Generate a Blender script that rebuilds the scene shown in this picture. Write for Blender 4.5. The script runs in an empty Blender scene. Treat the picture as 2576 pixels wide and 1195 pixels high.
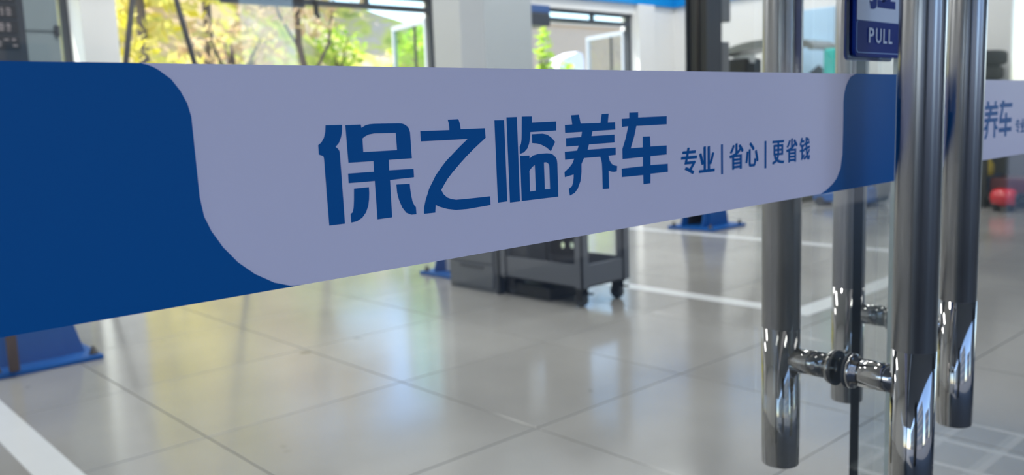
import bpy, math, random
from mathutils import Vector, Matrix
from mathutils.geometry import tessellate_polygon
random.seed(7)
S = bpy.context.scene
C = S.collection
H = 1.065                                  # eye height above the tiled floor (m)

# ------------------------------------------------------------------ camera
cam_d = bpy.data.cameras.new('camera'); cam = bpy.data.objects.new('camera', cam_d); C.objects.link(cam)
F = 2162.9
cam_d.sensor_width = 36.0; cam_d.lens = F / 2576 * 36.0
cam_d.clip_start = 0.01; cam_d.clip_end = 500
R = Matrix(((0.733319, 0.120414, -0.669137), (-0.678867, 0.075849, -0.730333), (-0.037189, 0.989822, 0.137366)))
cam.matrix_world = Matrix.Translation((0, 0, H)) @ R.to_4x4()
cam_d.dof.use_dof = True; cam_d.dof.focus_distance = 0.47; cam_d.dof.aperture_fstop = 30.5 / 2.6
S.camera = cam

# ------------------------------------------------------------------ sky, sun, exposure
w = bpy.data.worlds.new('world'); S.world = w; w.use_nodes = True
nt = w.node_tree; bg = nt.nodes['Background']
sky = nt.nodes.new('ShaderNodeTexSky'); sky.sky_type = 'NISHITA'; sky.sun_disc = False
sky.sun_elevation = math.radians(52); sky.sun_rotation = math.radians(-55); sky.air_density = 1.0; sky.dust_density = 0.8; sky.ozone_density = 3.0
nt.links.new(sky.outputs[0], bg.inputs[0]); bg.inputs[1].default_value = 0.36
sun_d = bpy.data.lights.new('sun', 'SUN'); sun_d.energy = 5.4; sun_d.angle = math.radians(0.6); sun_d.color = (1, .95, .86)
sun = bpy.data.objects.new('sun', sun_d); C.objects.link(sun)
sd = Vector((-0.50, 0.35, 0.79)).normalized()   # towards the sun
sun.rotation_euler = sd.to_track_quat('Z', 'Y').to_euler()
FILL = 20  # added interior fill lights above the view, no fittings modelled
for x in (0.5, 3.2, 5.9, 8.6):
    for y in (1.9, 4.4, 6.3):
        a = bpy.data.lights.new('ceiling_fill', 'AREA'); a.shape = 'RECTANGLE'; a.size = 1.2; a.size_y = .25; a.energy = FILL; a.color = (1, .98, .96)
        o = bpy.data.objects.new('ceiling_fill', a); o.location = (x, y, 4.1); C.objects.link(o)
S.view_settings.view_transform = 'Standard'; S.view_settings.look = 'None'
S.view_settings.exposure = 0.92; S.view_settings.gamma = 1.0; S.view_settings.use_curve_mapping = False

# ------------------------------------------------------------------ materials
def srgb(r, g, b):
    f = lambda c: (c / 255 / 12.92) if c / 255 <= .04045 else ((c / 255 + .055) / 1.055) ** 2.4
    return (f(r), f(g), f(b), 1)
def mat(name, col, rough=.5, metal=0.0, spec=.5, noise=0.0, scale=8.0, bump=0.0, coat=0.0):
    m = bpy.data.materials.new(name); m.use_nodes = True; n = m.node_tree; p = n.nodes['Principled BSDF']
    p.inputs['Base Color'].default_value = col; p.inputs['Roughness'].default_value = rough
    p.inputs['Metallic'].default_value = metal; p.inputs['Specular IOR Level'].default_value = spec
    p.inputs['Coat Weight'].default_value = coat
    if noise or bump:
        tc = n.nodes.new('ShaderNodeTexCoord'); nz = n.nodes.new('ShaderNodeTexNoise'); nz.inputs['Scale'].default_value = scale; nz.inputs['Detail'].default_value = 6
        n.links.new(tc.outputs['Object'], nz.inputs['Vector'])
        if noise:
            mx = n.nodes.new('ShaderNodeMix'); mx.data_type = 'RGBA'
            mx.inputs[6].default_value = tuple(c * (1 - noise) for c in col[:3]) + (1,)
            mx.inputs[7].default_value = tuple(min(1, c * (1 + noise)) for c in col[:3]) + (1,)
            n.links.new(nz.outputs['Fac'], mx.inputs[0]); n.links.new(mx.outputs[2], p.inputs['Base Color'])
        if bump:
            bp = n.nodes.new('ShaderNodeBump'); bp.inputs['Strength'].default_value = bump; bp.inputs['Distance'].default_value = .01
            n.links.new(nz.outputs['Fac'], bp.inputs['Height']); n.links.new(bp.outputs['Normal'], p.inputs['Normal'])
    return m
def brushed(name, col, rough, an, rot):
    m = bpy.data.materials.new(name); m.use_nodes = True; n = m.node_tree; p = n.nodes['Principled BSDF']
    p.inputs['Base Color'].default_value = col; p.inputs['Metallic'].default_value = 1; p.inputs['Roughness'].default_value = rough
    p.inputs['Anisotropic'].default_value = an; p.inputs['Anisotropic Rotation'].default_value = rot
    t = n.nodes.new('ShaderNodeTangent'); t.direction_type = 'RADIAL'; t.axis = 'Z'; n.links.new(t.outputs[0], p.inputs['Tangent']); return m
def glass_mat(name, tint, ior=1.5, gloss=0.0):
    m = bpy.data.materials.new(name); m.use_nodes = True; n = m.node_tree; n.nodes.clear()
    out = n.nodes.new('ShaderNodeOutputMaterial'); t = n.nodes.new('ShaderNodeBsdfTransparent'); t.inputs[0].default_value = tint
    g = n.nodes.new('ShaderNodeBsdfGlossy'); g.inputs['Roughness'].default_value = gloss
    fr = n.nodes.new('ShaderNodeFresnel'); gm = n.nodes.new('ShaderNodeNewGeometry'); mr = n.nodes.new('ShaderNodeMapRange')   # same reflectance on both faces of a pane
    mr.inputs[3].default_value = ior; mr.inputs[4].default_value = 1 / ior; n.links.new(gm.outputs['Backfacing'], mr.inputs[0]); n.links.new(mr.outputs[0], fr.inputs[0])
    mx = n.nodes.new('ShaderNodeMixShader'); n.links.new(fr.outputs[0], mx.inputs[0]); n.links.new(t.outputs[0], mx.inputs[1]); n.links.new(g.outputs[0], mx.inputs[2])
    n.links.new(mx.outputs[0], out.inputs[0]); return m
def tile_mat():
    m = bpy.data.materials.new('porcelain_tile'); m.use_nodes = True; n = m.node_tree; p = n.nodes['Principled BSDF']
    g = n.nodes.new('ShaderNodeNewGeometry'); oi = n.nodes.new('ShaderNodeObjectInfo')
    a = n.nodes.new('ShaderNodeTexNoise'); a.inputs['Scale'].default_value = 1.3; a.inputs['Detail'].default_value = 5
    b = n.nodes.new('ShaderNodeTexNoise'); b.inputs['Scale'].default_value = 6.5; b.inputs['Detail'].default_value = 2
    n.links.new(g.outputs['Position'], a.inputs['Vector']); n.links.new(g.outputs['Position'], b.inputs['Vector'])
    r = n.nodes.new('ShaderNodeValToRGB'); r.color_ramp.elements[0].position = .3; r.color_ramp.elements[0].color = FLOOR_A; r.color_ramp.elements[1].position = .72; r.color_ramp.elements[1].color = FLOOR_B
    n.links.new(a.outputs['Fac'], r.inputs[0])
    st = n.nodes.new('ShaderNodeValToRGB'); st.color_ramp.elements[0].position = .20; st.color_ramp.elements[0].color = (.35, .33, .3, 1); st.color_ramp.elements[1].position = .27; st.color_ramp.elements[1].color = (1, 1, 1, 1)
    n.links.new(b.outputs['Fac'], st.inputs[0])
    mx = n.nodes.new('ShaderNodeMix'); mx.data_type = 'RGBA'; mx.blend_type = 'MULTIPLY'; mx.inputs[0].default_value = 1
    n.links.new(r.outputs[0], mx.inputs[6]); n.links.new(st.outputs[0], mx.inputs[7])
    hv = n.nodes.new('ShaderNodeHueSaturation'); mp = n.nodes.new('ShaderNodeMapRange'); mp.inputs[3].default_value = .97; mp.inputs[4].default_value = 1.04
    n.links.new(oi.outputs['Random'], mp.inputs[0]); n.links.new(mp.outputs[0], hv.inputs['Value']); n.links.new(mx.outputs[2], hv.inputs['Color'])
    n.links.new(hv.outputs[0], p.inputs['Base Color'])
    rr = n.nodes.new('ShaderNodeMapRange'); rr.inputs[3].default_value = .10; rr.inputs[4].default_value = .2
    n.links.new(a.outputs['Fac'], rr.inputs[0]); n.links.new(rr.outputs[0], p.inputs['Roughness'])
    p.inputs['Specular IOR Level'].default_value = .75
    return m
def leaf_mat(name, c0, c1, c2):
    m = bpy.data.materials.new(name); m.use_nodes = True; n = m.node_tree; n.nodes.clear()
    out = n.nodes.new('ShaderNodeOutputMaterial'); g = n.nodes.new('ShaderNodeNewGeometry'); r = n.nodes.new('ShaderNodeValToRGB')
    r.color_ramp.elements[0].color = c0; r.color_ramp.elements[1].color = c2; e = r.color_ramp.elements.new(.5); e.color = c1
    n.links.new(g.outputs['Random Per Island'], r.inputs[0])
    d = n.nodes.new('ShaderNodeBsdfDiffuse'); t = n.nodes.new('ShaderNodeBsdfTranslucent'); mx = n.nodes.new('ShaderNodeMixShader'); mx.inputs[0].default_value = .45
    for q in (d, t): n.links.new(r.outputs[0], q.inputs[0])
    n.links.new(d.outputs[0], mx.inputs[1]); n.links.new(t.outputs[0], mx.inputs[2]); n.links.new(mx.outputs[0], out.inputs[0]); return m
def hill_mat():
    m = bpy.data.materials.new('spring_slope'); m.use_nodes = True; n = m.node_tree; p = n.nodes['Principled BSDF']; p.inputs['Roughness'].default_value = .9
    g = n.nodes.new('ShaderNodeNewGeometry'); a = n.nodes.new('ShaderNodeTexNoise'); a.inputs['Scale'].default_value = 1.7; a.inputs['Detail'].default_value = 9; a.inputs['Roughness'].default_value = .65
    n.links.new(g.outputs['Position'], a.inputs['Vector']); r = n.nodes.new('ShaderNodeValToRGB')
    r.color_ramp.elements[0].position = .32; r.color_ramp.elements[0].color = srgb(150, 160, 60); r.color_ramp.elements[1].position = .7; r.color_ramp.elements[1].color = srgb(226, 205, 175)
    e = r.color_ramp.elements.new(.45); e.color = srgb(220, 215, 90); e = r.color_ramp.elements.new(.56); e.color = srgb(214, 190, 150)
    n.links.new(a.outputs['Fac'], r.inputs[0]); n.links.new(r.outputs[0], p.inputs['Base Color']); return m
FLOOR_A = srgb(147, 146, 144); FLOOR_B = srgb(164, 163, 160)
M = dict(
    tile=tile_mat(), grout=mat('grout', srgb(138, 136, 131), .9), line=mat('white_floor_tape', srgb(216, 219, 222), .22, noise=.05, scale=5),
    wall=mat('white_paint', srgb(232, 232, 232), .7, noise=.02, scale=2), grey_wall=mat('grey_paint', srgb(172, 179, 184), .6, noise=.03, scale=3),
    ceiling=mat('ceiling_paint', srgb(225, 225, 225), .8), blue_trim=mat('blue_fascia', srgb(0, 142, 220), .4),
    white_vinyl=mat('white_vinyl', srgb(243, 228, 241), .45, spec=.3, noise=.012, scale=12), blue_vinyl=mat('blue_vinyl', srgb(0, 96, 164), .4, spec=.12),
    ink=mat('blue_ink', srgb(0, 96, 164), .45, spec=.12),
    door_glass=glass_mat('door_glass', (.965, .98, .975, 1)), window_glass=glass_mat('window_glass', (.95, .97, .95, 1)), leaf_glass=glass_mat('green_glass', (.78, .95, .80, 1)),
    edge_dark=mat('dark_glass_edge', srgb(6, 14, 17), .5, spec=.2), edge_highlight=mat('glass_edge_highlight', srgb(225, 232, 226), .25),  # pale edge colour holds the highlight along the glass edge
    satin=brushed('satin_steel', (.45, .45, .46, 1), .30, .96, .25), reflection_dark=mat('reflection_dark', srgb(52, 54, 58), .5, noise=.1, scale=3), polished=mat('polished_steel', (.44, .435, .43, 1), .05, 1.0), screw=mat('socket_screw', (.3, .3, .32, 1), .3, 1.0),
    rubber=mat('black_rubber', srgb(62, 67, 74), .55), alu=mat('dark_aluminium', srgb(62, 66, 72), .4, .3), alu_pale=mat('pale_aluminium', srgb(168, 176, 190), .4, .2),
    cart=mat('grey_cart_steel', srgb(96, 100, 108), .4, .1, noise=.05), cart_dark=mat('dark_cart_steel', srgb(44, 48, 56), .5), black=mat('black_plastic', srgb(22, 23, 26), .45),
    lift_blue=mat('lift_blue', srgb(4, 84, 160), .5, spec=.3, noise=.08, scale=6), lift_grey=mat('lift_grey', srgb(212, 215, 219), .4, noise=.03), lift_dark=mat('lift_dark', srgb(50, 56, 66), .45, noise=.06), lift_black=mat('lift_black', srgb(26, 28, 32), .5),
    lift_mid=mat('lift_mid_grey', srgb(104, 108, 114), .4),
    plate=mat('pale_plate', srgb(168, 156, 158), .5), locker=mat('grey_green_steel', srgb(134, 148, 154), .4, noise=.04, scale=3), rust=mat('rusty_steel', srgb(92, 72, 66), .6, .5, noise=.2),
    red=mat('red_enamel', srgb(205, 20, 40), .25, coat=.4), maroon=mat('maroon_paint', srgb(96, 26, 40), .45), teal=mat('teal_paint', srgb(60, 200, 190), .4), toolblue=mat('toolbox_blue', srgb(10, 78, 130), .35),
    olive=mat('olive_plastic', srgb(70, 72, 52), .6), yellow=mat('yellow_plastic', srgb(190, 165, 40), .5), tyre=mat('tyre_rubber', srgb(30, 33, 34), .75), hood=mat('grey_plastic', srgb(120, 124, 122), .3), machine=mat('machine_grey', srgb(186, 192, 196), .35),
    skyboard=mat('pale_blue_board', srgb(186, 220, 248), .35), screen_blue=mat('blue_speaker', srgb(58, 92, 150), .4), bolt=mat('bolt_steel', srgb(52, 48, 46), .5, .3),
    sign_blue=mat('sign_blue', srgb(0, 40, 128), .45, spec=.1), sign_white=mat('sign_white', srgb(226, 228, 240), .4, spec=.2), sign_edge=mat('sign_edge', srgb(120, 160, 220), .2),
    bark=mat('bark', srgb(96, 84, 78), .9, noise=.25, scale=12), hill=hill_mat(), ground=mat('concrete_ground', srgb(206, 202, 192), .8, noise=.06, scale=3),
    paving=mat('outside_paving', srgb(78, 80, 84), .75, noise=.1, scale=4), tan=mat('tan_render', srgb(200, 178, 158), .85, noise=.04, scale=4), kiosk=mat('white_sheet', srgb(240, 236, 238), .4),
    town=mat('pale_facade', srgb(120, 120, 124), .8), town_dark=mat('dark_facade', srgb(70, 76, 84), .6), town_glass=mat('facade_glass', srgb(60, 80, 100), .15),
    leaf_yellow=leaf_mat('yellow_leaf', srgb(232, 220, 60), srgb(228, 214, 130), srgb(205, 195, 80)), leaf_green=leaf_mat('fresh_leaf', srgb(200, 225, 80), srgb(170, 210, 80), srgb(225, 225, 110)),
    leaf_tan=leaf_mat('bud_leaf', srgb(228, 210, 160), srgb(225, 195, 170), srgb(205, 200, 130)),
)

# ------------------------------------------------------------------ mesh helpers
class MB:
    def __init__(s): s.v = []; s.f = []; s.sm = []
    def add(s, vs, fs, smooth=False):
        o = len(s.v); s.v += [tuple(v) for v in vs]; s.f += [tuple(o + i for i in f) for f in fs]; s.sm += [smooth] * len(fs); return s
    def box(s, x0, x1, y0, y1, z0, z1):
        return s.add([(x0, y0, z0), (x1, y0, z0), (x1, y1, z0), (x0, y1, z0), (x0, y0, z1), (x1, y0, z1), (x1, y1, z1), (x0, y1, z1)],
                     [(0, 3, 2, 1), (4, 5, 6, 7), (0, 1, 5, 4), (1, 2, 6, 5), (2, 3, 7, 6), (3, 0, 4, 7)])
    def lathe(s, prof, axis='z', c=(0, 0, 0), n=48):       # prof: (r, h) from one end to the other
        vs, fs = [], []
        for r, h in prof:
            for i in range(n):
                a = 2 * math.pi * i / n; p = (r * math.cos(a), r * math.sin(a), h)
                if axis == 'y': p = (p[0], p[2], -p[1])
                if axis == 'x': p = (p[2], p[0], p[1])
                vs.append((p[0] + c[0], p[1] + c[1], p[2] + c[2]))
        for k in range(len(prof) - 1):
            for i in range(n):
                j = (i + 1) % n; fs.append((k * n + i, k * n + j, (k + 1) * n + j, (k + 1) * n + i))
        s.add(vs, fs, True)
        o = len(s.v) - len(vs); s.f.append(tuple(o + i for i in range(n))[::-1]); s.f.append(tuple(o + (len(prof) - 1) * n + i for i in range(n))); s.sm += [False, False]
        return s
    def tube(s, pts, r, n=12):
        pts = [Vector(p) for p in pts]; rs = r if isinstance(r, (list, tuple)) else [r] * len(pts); vs, fs = [], []
        for k, p in enumerate(pts):
            d = (pts[min(k + 1, len(pts) - 1)] - pts[max(k - 1, 0)]).normalized(); u = d.orthogonal().normalized() if k == 0 else (u - d * u.dot(d)).normalized(); q = d.cross(u)
            for i in range(n):
                a = 2 * math.pi * i / n; vs.append(p + (u * math.cos(a) + q * math.sin(a)) * rs[k])
        for k in range(len(pts) - 1):
            for i in range(n):
                j = (i + 1) % n; fs.append((k * n + i, k * n + j, (k + 1) * n + j, (k + 1) * n + i))
        s.add(vs, fs, True); o = len(s.v) - len(vs)
        s.f.append(tuple(o + i for i in range(n))[::-1]); s.f.append(tuple(o + (len(pts) - 1) * n + i for i in range(n))); s.sm += [False, False]; return s
    def plate(s, loops, fn, t0, t1):                     # outline with holes, extruded from t0 to t1; fn(u, v, t) -> point
        flat = [p for l in loops for p in l]; n = len(flat)
        tri = tessellate_polygon([[Vector((u, v, 0)) for u, v in l] for l in loops])
        s.add([fn(u, v, t0) for u, v in flat] + [fn(u, v, t1) for u, v in flat], [tuple(t) for t in tri] + [tuple(i + n for i in t)[::-1] for t in tri])
        o = len(s.v) - 2 * n; k = 0
        for l in loops:
            for i in range(len(l)):
                a, b = k + i, k + (i + 1) % len(l); s.f.append((o + a, o + b, o + b + n, o + a + n)); s.sm.append(False)
            k += len(l)
        return s
    def build(s, name, m, parent=None, bevel=0.0, loc=None):
        me = bpy.data.meshes.new(name); me.from_pydata(s.v, [], s.f); me.polygons.foreach_set('use_smooth', s.sm); me.materials.append(m)
        import bmesh
        b = bmesh.new(); b.from_mesh(me); bmesh.ops.recalc_face_normals(b, faces=b.faces); b.to_mesh(me); b.free(); me.update()
        o = bpy.data.objects.new(name, me); C.objects.link(o)
        if parent: o.parent = parent; o.matrix_parent_inverse = Matrix.Translation(parent.matrix_basis.translation).inverted()
        if bevel:
            bv = o.modifiers.new('edge', 'BEVEL'); bv.width = bevel; bv.segments = 2; bv.limit_method = 'ANGLE'
        return o
def box(name, m, x0, x1, y0, y1, z0, z1, parent=None, bevel=0.0): return MB().box(x0, x1, y0, y1, z0, z1).build(name, m, parent, bevel)
def tag(o, label, cat, group=None):
    o['label'] = label; o['category'] = cat
    if group: o['group'] = group
    return o
def thing(name, label, cat, loc=(0, 0, 0), group=None):
    o = bpy.data.objects.new(name, None); o.location = loc; o.empty_display_size = .05; C.objects.link(o); return tag(o, label, cat, group)
def struct(o, label=None):
    o['kind'] = 'structure'
    if label: o['label'] = label
    return o
def root(name, loc=(0, 0, 0)):
    o = bpy.data.objects.new(name, None); o.location = loc; o.empty_display_size = .05; C.objects.link(o); o['kind'] = 'structure'; return o
def shared(name, me, loc, parent):
    o = bpy.data.objects.new(name, me); C.objects.link(o); o.parent = parent; o.location = loc; return o

# ------------------------------------------------------------------ the setting
WY = 7.4; WX = 9.97                        # back wall, right wall
floor = struct(box('floor', M['grout'], -3.0, WX, .30, WY + .25, -.06, -.004))
TX, TY = .829, .800
tile_me = None
x = 1.147 - 5 * TX
while x < WX:
    y = 2.066 - 2 * TY
    while y < WY:
        x0, x1, y0, y1 = max(x, -3), min(x + TX, WX), max(y, .31), min(y + TY, WY + .2)
        if x1 - x0 > .03 and y1 - y0 > .03:
            if x1 - x0 > TX - .001 and y1 - y0 > TY - .001:
                if tile_me is None:
                    o = box('tile', M['tile'], .002, TX - .002, .002, TY - .002, -.012, 0, None, .0015); o.parent = floor; o.location = (x, y, 0); tile_me = o.data
                else:
                    o = shared('tile', tile_me, (x, y, 0), floor); bv = o.modifiers.new('edge', 'BEVEL'); bv.width = .0015; bv.segments = 2
            else:
                box('tile', M['tile'], x0 + .0025, x1 - .0025, y0 + .0025, y1 - .0025, -.012, 0, floor, .0015)
        y += TY
    x += TX
def mark(x0, x1, y0, y1): box('line_marking', M['line'], x0, x1, y0, y1, 0, .0012, floor)
mark(.618, .738, .6, 7.0); mark(6.18, 6.30, 2.30, 7.0); mark(4.03, 4.15, 2.30, 7.0); mark(4.03, 6.30, 2.17, 2.30)
struct(box('ceiling', M['ceiling'], -3.2, WX + .2, .2, WY + .4, 4.2, 4.3))
struct(box('wall_left', M['wall'], -3.2, -3.0, .2, WY + .4, -.02, 4.2))
struct(box('wall_right', M['wall'], WX, WX + .2, .2, WY + .4, -.02, 4.2))
WIN = dict(w3=(.55, 2.18), w1=(2.44, 5.80), w2=(6.47, 9.10)); TOP = 2.36
b = MB(); b.box(-3, .55, WY, WY + .22, 0, 4.2).box(.55, WX, WY, WY + .22, TOP, 4.2).box(2.20, 2.42, WY, WY + .22, 0, TOP).box(5.80, 6.47, WY, WY + .22, 0, TOP).box(9.10, WX, WY, WY + .22, 0, TOP)
struct(b.build('wall_back', M['wall']))
b = MB(); b.box(-3, -.9, .33, .45, 0, 4.2).box(-.9, 3.4, .33, .45, 2.5, 4.2).box(3.4, WX, .33, .45, 0, 4.2); struct(b.build('wall_front', M['grey_wall']))
struct(box('pillar', M['wall'], 2.18, 2.445, WY - .25, WY + .16, 0, 4.2, None, .006), 'white square pillar beside the yellow shrubs window')
struct(box('pillar', M['grey_wall'], 5.82, 6.54, 6.70, WY + .2, 0, 4.2, None, .006), 'wide grey pillar between the two back windows')
tr = struct(box('trim_1', M['blue_trim'], 6.6, WX - .02, WY - .05, WY - .002, 2.485, 3.1, None, .004)); struct(box('trim_2', M['blue_trim'], WX - .05, WX - .002, .5, WY - .05, 2.485, 3.1, None, .004))

struct(box('trim_3', M['wall'], 9.13, 9.475, WY - .06, WY, 0, 2.485, None, .004))
def window(name, x0, x1, mull, glassy):
    r = root(name, ((x0 + x1) / 2, WY + .1, 0)); a, c = WY + .05, WY + .11
    b = MB(); b.box(x0, x0 + .045, a, c, 0, TOP).box(x1 - .06, x1, a, c, 0, TOP).box(x0 + .045, x1 - .06, a, c, TOP - .04, TOP); b.build('window_frame', M['alu'], r, .003)
    box('transom_bar', M['alu'], x0 + .045, x1 - .06, a - .01, c + .01, 2.205, 2.255, r, .003)
    xs = [x0 + .045] + mull + [x1 - .06]
    for q in mull: box('transom_mullion', M['alu'], q - .016, q + .016, a, c, 2.255, TOP - .04, r)
    for i in range(len(xs) - 1): box('pane', M['window_glass'], xs[i] + .016, xs[i + 1] - .016, a + .02, a + .026, 2.255, TOP - .04, r)
    for q0, q1 in glassy: box('pane', M['window_glass'], q0, q1, a + .02, a + .026, .02, 2.205, r)
    return r
w1 = window('window_1', *WIN['w1'], [4.38, 4.99], [])
h = MB().box(4.36, 4.40, WY + .01, WY + .04, 2.10, 2.24).box(4.37, 4.39, WY - .03, WY + .01, 2.07, 2.11).build('window_latch', M['black'], w1)
w2 = window('window_2', *WIN['w2'], [7.2, 8.362], [])
w3 = window('window_3', *WIN['w3'], [], [(.6, 2.14)])
def sash(parent, hx, hy, ex, ey, gm):
    d = Vector((ex - hx, ey - hy, 0)); L = d.length; d.normalize(); n = Vector((-d.y, d.x, 0))
    def P(u, t, z): return Vector((hx, hy, 0)) + d * u + n * t + Vector((0, 0, z))
    def bar(mb, u0, u1, z0, z1, t=.022):
        vs = [P(u, s, z) for z in (z0, z1) for u, s in ((u0, -t), (u1, -t), (u1, t), (u0, t))]
        mb.add(vs, [(0, 3, 2, 1), (4, 5, 6, 7), (0, 1, 5, 4), (1, 2, 6, 5), (2, 3, 7, 6), (3, 0, 4, 7)])
    b = MB(); bar(b, 0, .05, .02, 2.16); bar(b, L - .05, L, .02, 2.16); bar(b, .05, L - .05, .02, .08); bar(b, .05, L - .05, 2.105, 2.16)
    fr = b.build('casement', M['alu_pale'], parent, .003)
    g = MB(); bar(g, .05, L - .05, .08, 2.105, .004); g.build('casement_pane', gm, parent)
    k = MB(); bar(k, .05 + L * .28, .05 + L * .28 + .03, .08, 2.105, .012); k.build('casement_mullion', M['alu'], parent)
sash(w1, 5.77, WY + .12, 5.948, WY + 1.0, M['leaf_glass'])
sash(w2, 9.05, WY + .12, 9.285, WY + 1.0, M['window_glass'])

# ------------------------------------------------------------------ outside, behind the shop
struct(box('ground', M['ground'], -30, 60, WY + .25, 12, -.12, -.02))
b = MB(); nx, ny = 70, 40; vs = []
for j in range(ny):
    for i in range(nx):
        X_ = -20 + 90 * i / (nx - 1); Y_ = 11.8 + 26 * j / (ny - 1)
        t = min(1, max(0, (Y_ - 12) / 10)); hh = 4.1 + 2.2 * min(1, max(0, (.62 * Y_ - X_) / 3)); zz = hh * t * t * (3 - 2 * t) + .25 * math.sin(X_ * .7 + Y_ * .5) * t + .2 * math.sin(X_ * 1.9) * t
        vs.append((X_, Y_, zz - .1))
b.add(vs, [(j * nx + i, j * nx + i + 1, (j + 1) * nx + i + 1, (j + 1) * nx + i) for j in range(ny - 1) for i in range(nx - 1)], True)
struct(b.build('hill', M['hill']))
def foliage(c, r, n, leaf, m, parent):
    vs, fs = [], []
    for k in range(n):
        while True:
            p = Vector((random.uniform(-1, 1), random.uniform(-1, 1), random.uniform(-1, 1)))
            if .25 < p.length < 1: break
        p = Vector((c[0] + p.x * r[0], c[1] + p.y * r[1], c[2] + p.z * r[2])); a = Vector((random.gauss(0, 1), random.gauss(0, 1), random.gauss(0, 1))).normalized(); q = a.orthogonal().normalized(); s = leaf * random.uniform(.6, 1.3)
        o = len(vs); vs += [p - a * s, p + q * s * .5, p + a * s, p - q * s * .5]; fs.append((o, o + 1, o + 2, o + 3))
    return MB().add(vs, fs).build('foliage', m, parent)
def tree(x, y, z0, h, rad, m, label, n=900, lean=.1, leaf=.13):
    t = thing('tree', label, 'tree', (x, y, z0), 'trees beyond the back windows')
    MB().tube([(x, y, z0 - .1), (x + lean * .4, y, z0 + h * .35), (x + lean, y, z0 + h * .8)], [.10, .075, .04]).build('trunk', M['bark'], t)
    b = MB(); cx, cz = x + lean * .6, z0 + h * .45
    for k in range(5):
        a = k * 1.3; b.tube([(cx, y, cz), (cx + math.cos(a) * rad * .35, y + math.sin(a) * rad * .3, cz + h * .2), (cx + math.cos(a) * rad * .7, y + math.sin(a) * rad * .6, cz + h * .38)], [.04, .03, .015], 8)
    b.build('branches', M['bark'], t)
    foliage((x + lean, y, z0 + h * .68), (rad, rad, h * .36), n, leaf, m, t); return t
def shrub(x, y, z0, h, rad, m, label, n=900, leaf=.09):
    t = thing('shrub', label, 'shrub', (x, y, z0), 'shrubs beyond the back windows')
    b = MB()
    for k in range(6):
        a = k * 1.05; b.tube([(x, y, z0 - .05), (x + math.cos(a) * rad * .5, y + math.sin(a) * rad * .5, z0 + h * .8)], [.02, .01], 6)
    b.build('stems', M['bark'], t); foliage((x, y, z0 + h * .55), (rad, rad, h * .5), n, leaf, m, t); return t
def hz(y):
    t = min(1, max(0, (y - 12) / 10)); return 4.1 * t * t * (3 - 2 * t) - .1
shrub(3.0, 9.6, 0, 2.5, .7, M['leaf_yellow'], 'tall yellow flowering shrub seen just right of the white pillar', 1000)
shrub(4.35, 10.6, 0, 1.9, .65, M['leaf_yellow'], 'rounded yellow shrub between the two legs of the black stand', 700)
shrub(1.95, 9.0, 0, 2.3, .38, M['leaf_green'], 'pale green shrub in the narrow gap left of the white pillar', 700)
def trunk_tree(x, y, z0, label, m):
    t = thing('tree', label, 'tree', (x, y, z0), 'trees beyond the back windows')
    MB().tube([(x + .18, y, z0 - .1), (x + .12, y, z0 + .9), (x, y, z0 + 1.6), (x - .12, y, z0 + 2.2), (x - .1, y, z0 + 3.0)], [.07, .055, .05, .045, .03]).build('trunk', M['bark'], t)
    MB().tube([(x, y, z0 + 1.65), (x + .35, y, z0 + 2.2), (x + .5, y, z0 + 2.9)], [.03, .022, .012], 8).tube([(x - .1, y, z0 + 2.1), (x - .4, y, z0 + 2.6), (x - .5, y, z0 + 3.0)], [.025, .018, .01], 8).build('branches', M['bark'], t)
    foliage((x, y, z0 + 3.2), (1.0, .8, .9), 500, .11, m, t)
trunk_tree(6.3, 11.0, 0, 'slim tree with a dark leaning trunk in the middle of the wide window', M['leaf_tan'])
tree(6.6, 14.2, hz(14.2), 2.6, 1.0, M['leaf_tan'], 'thin budding tree with pinkish tan leaves left of the dark trunk', 350, .1)
tree(9.6, 13.0, hz(13.0), 2.2, .8, M['leaf_yellow'], 'yellow-green tree left of the open casement', 500, .2)
tree(11.9, 15.5, hz(15.5), 2.0, .9, M['leaf_green'], 'fresh green tree behind the open casement glass', 500, 0)
tree(5.6, 17.5, hz(17.5), 2.4, 1.2, M['leaf_yellow'], 'yellow tree higher on the slope behind the black stand', 500, 0)
tree(9.3, 18.5, hz(18.5), 1.6, 1.2, M['leaf_tan'], 'tan budding tree on the slope behind the dark trunk', 500, 0)
for (x, y, hh, m, lb) in ((5.0, 13.6, 7.0, 'leaf_yellow', 'tall pale yellow tree whose crown rises out of view behind the black stand'), (7.2, 16.2, 7.5, 'leaf_tan', 'tall tan budding tree rising out of view behind the hanging monitor'), (.9, 15.6, 7.0, 'leaf_tan', 'tall tan tree left of the white pillar'), (12.2, 21.0, 5.0, 'leaf_tan', 'tan tree on the upper slope behind the open casement')):
    tree(x, y, hz(y), hh - hz(y) * .6, 1.75, M[lb and m], lb, 1500, 0, .17)
shrub(7.75, 10.4, 0, 2.0, .6, M['leaf_green'], 'bright green bush seen through the open casement glass', 900)
shrub(10.32, 10.3, 0, 2.5, .16, M['leaf_green'], 'narrow yellow-green shrub right of the wide grey pillar', 350)
shrub(10.85, 10.3, 0, 1.95, .33, M['leaf_green'], 'low yellow-green shrub in front of the white kiosk', 600)
shrub(13.4, 12.0, 0, 1.75, .6, M['leaf_green'], 'low green bush seen through the small casement', 700)
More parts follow.
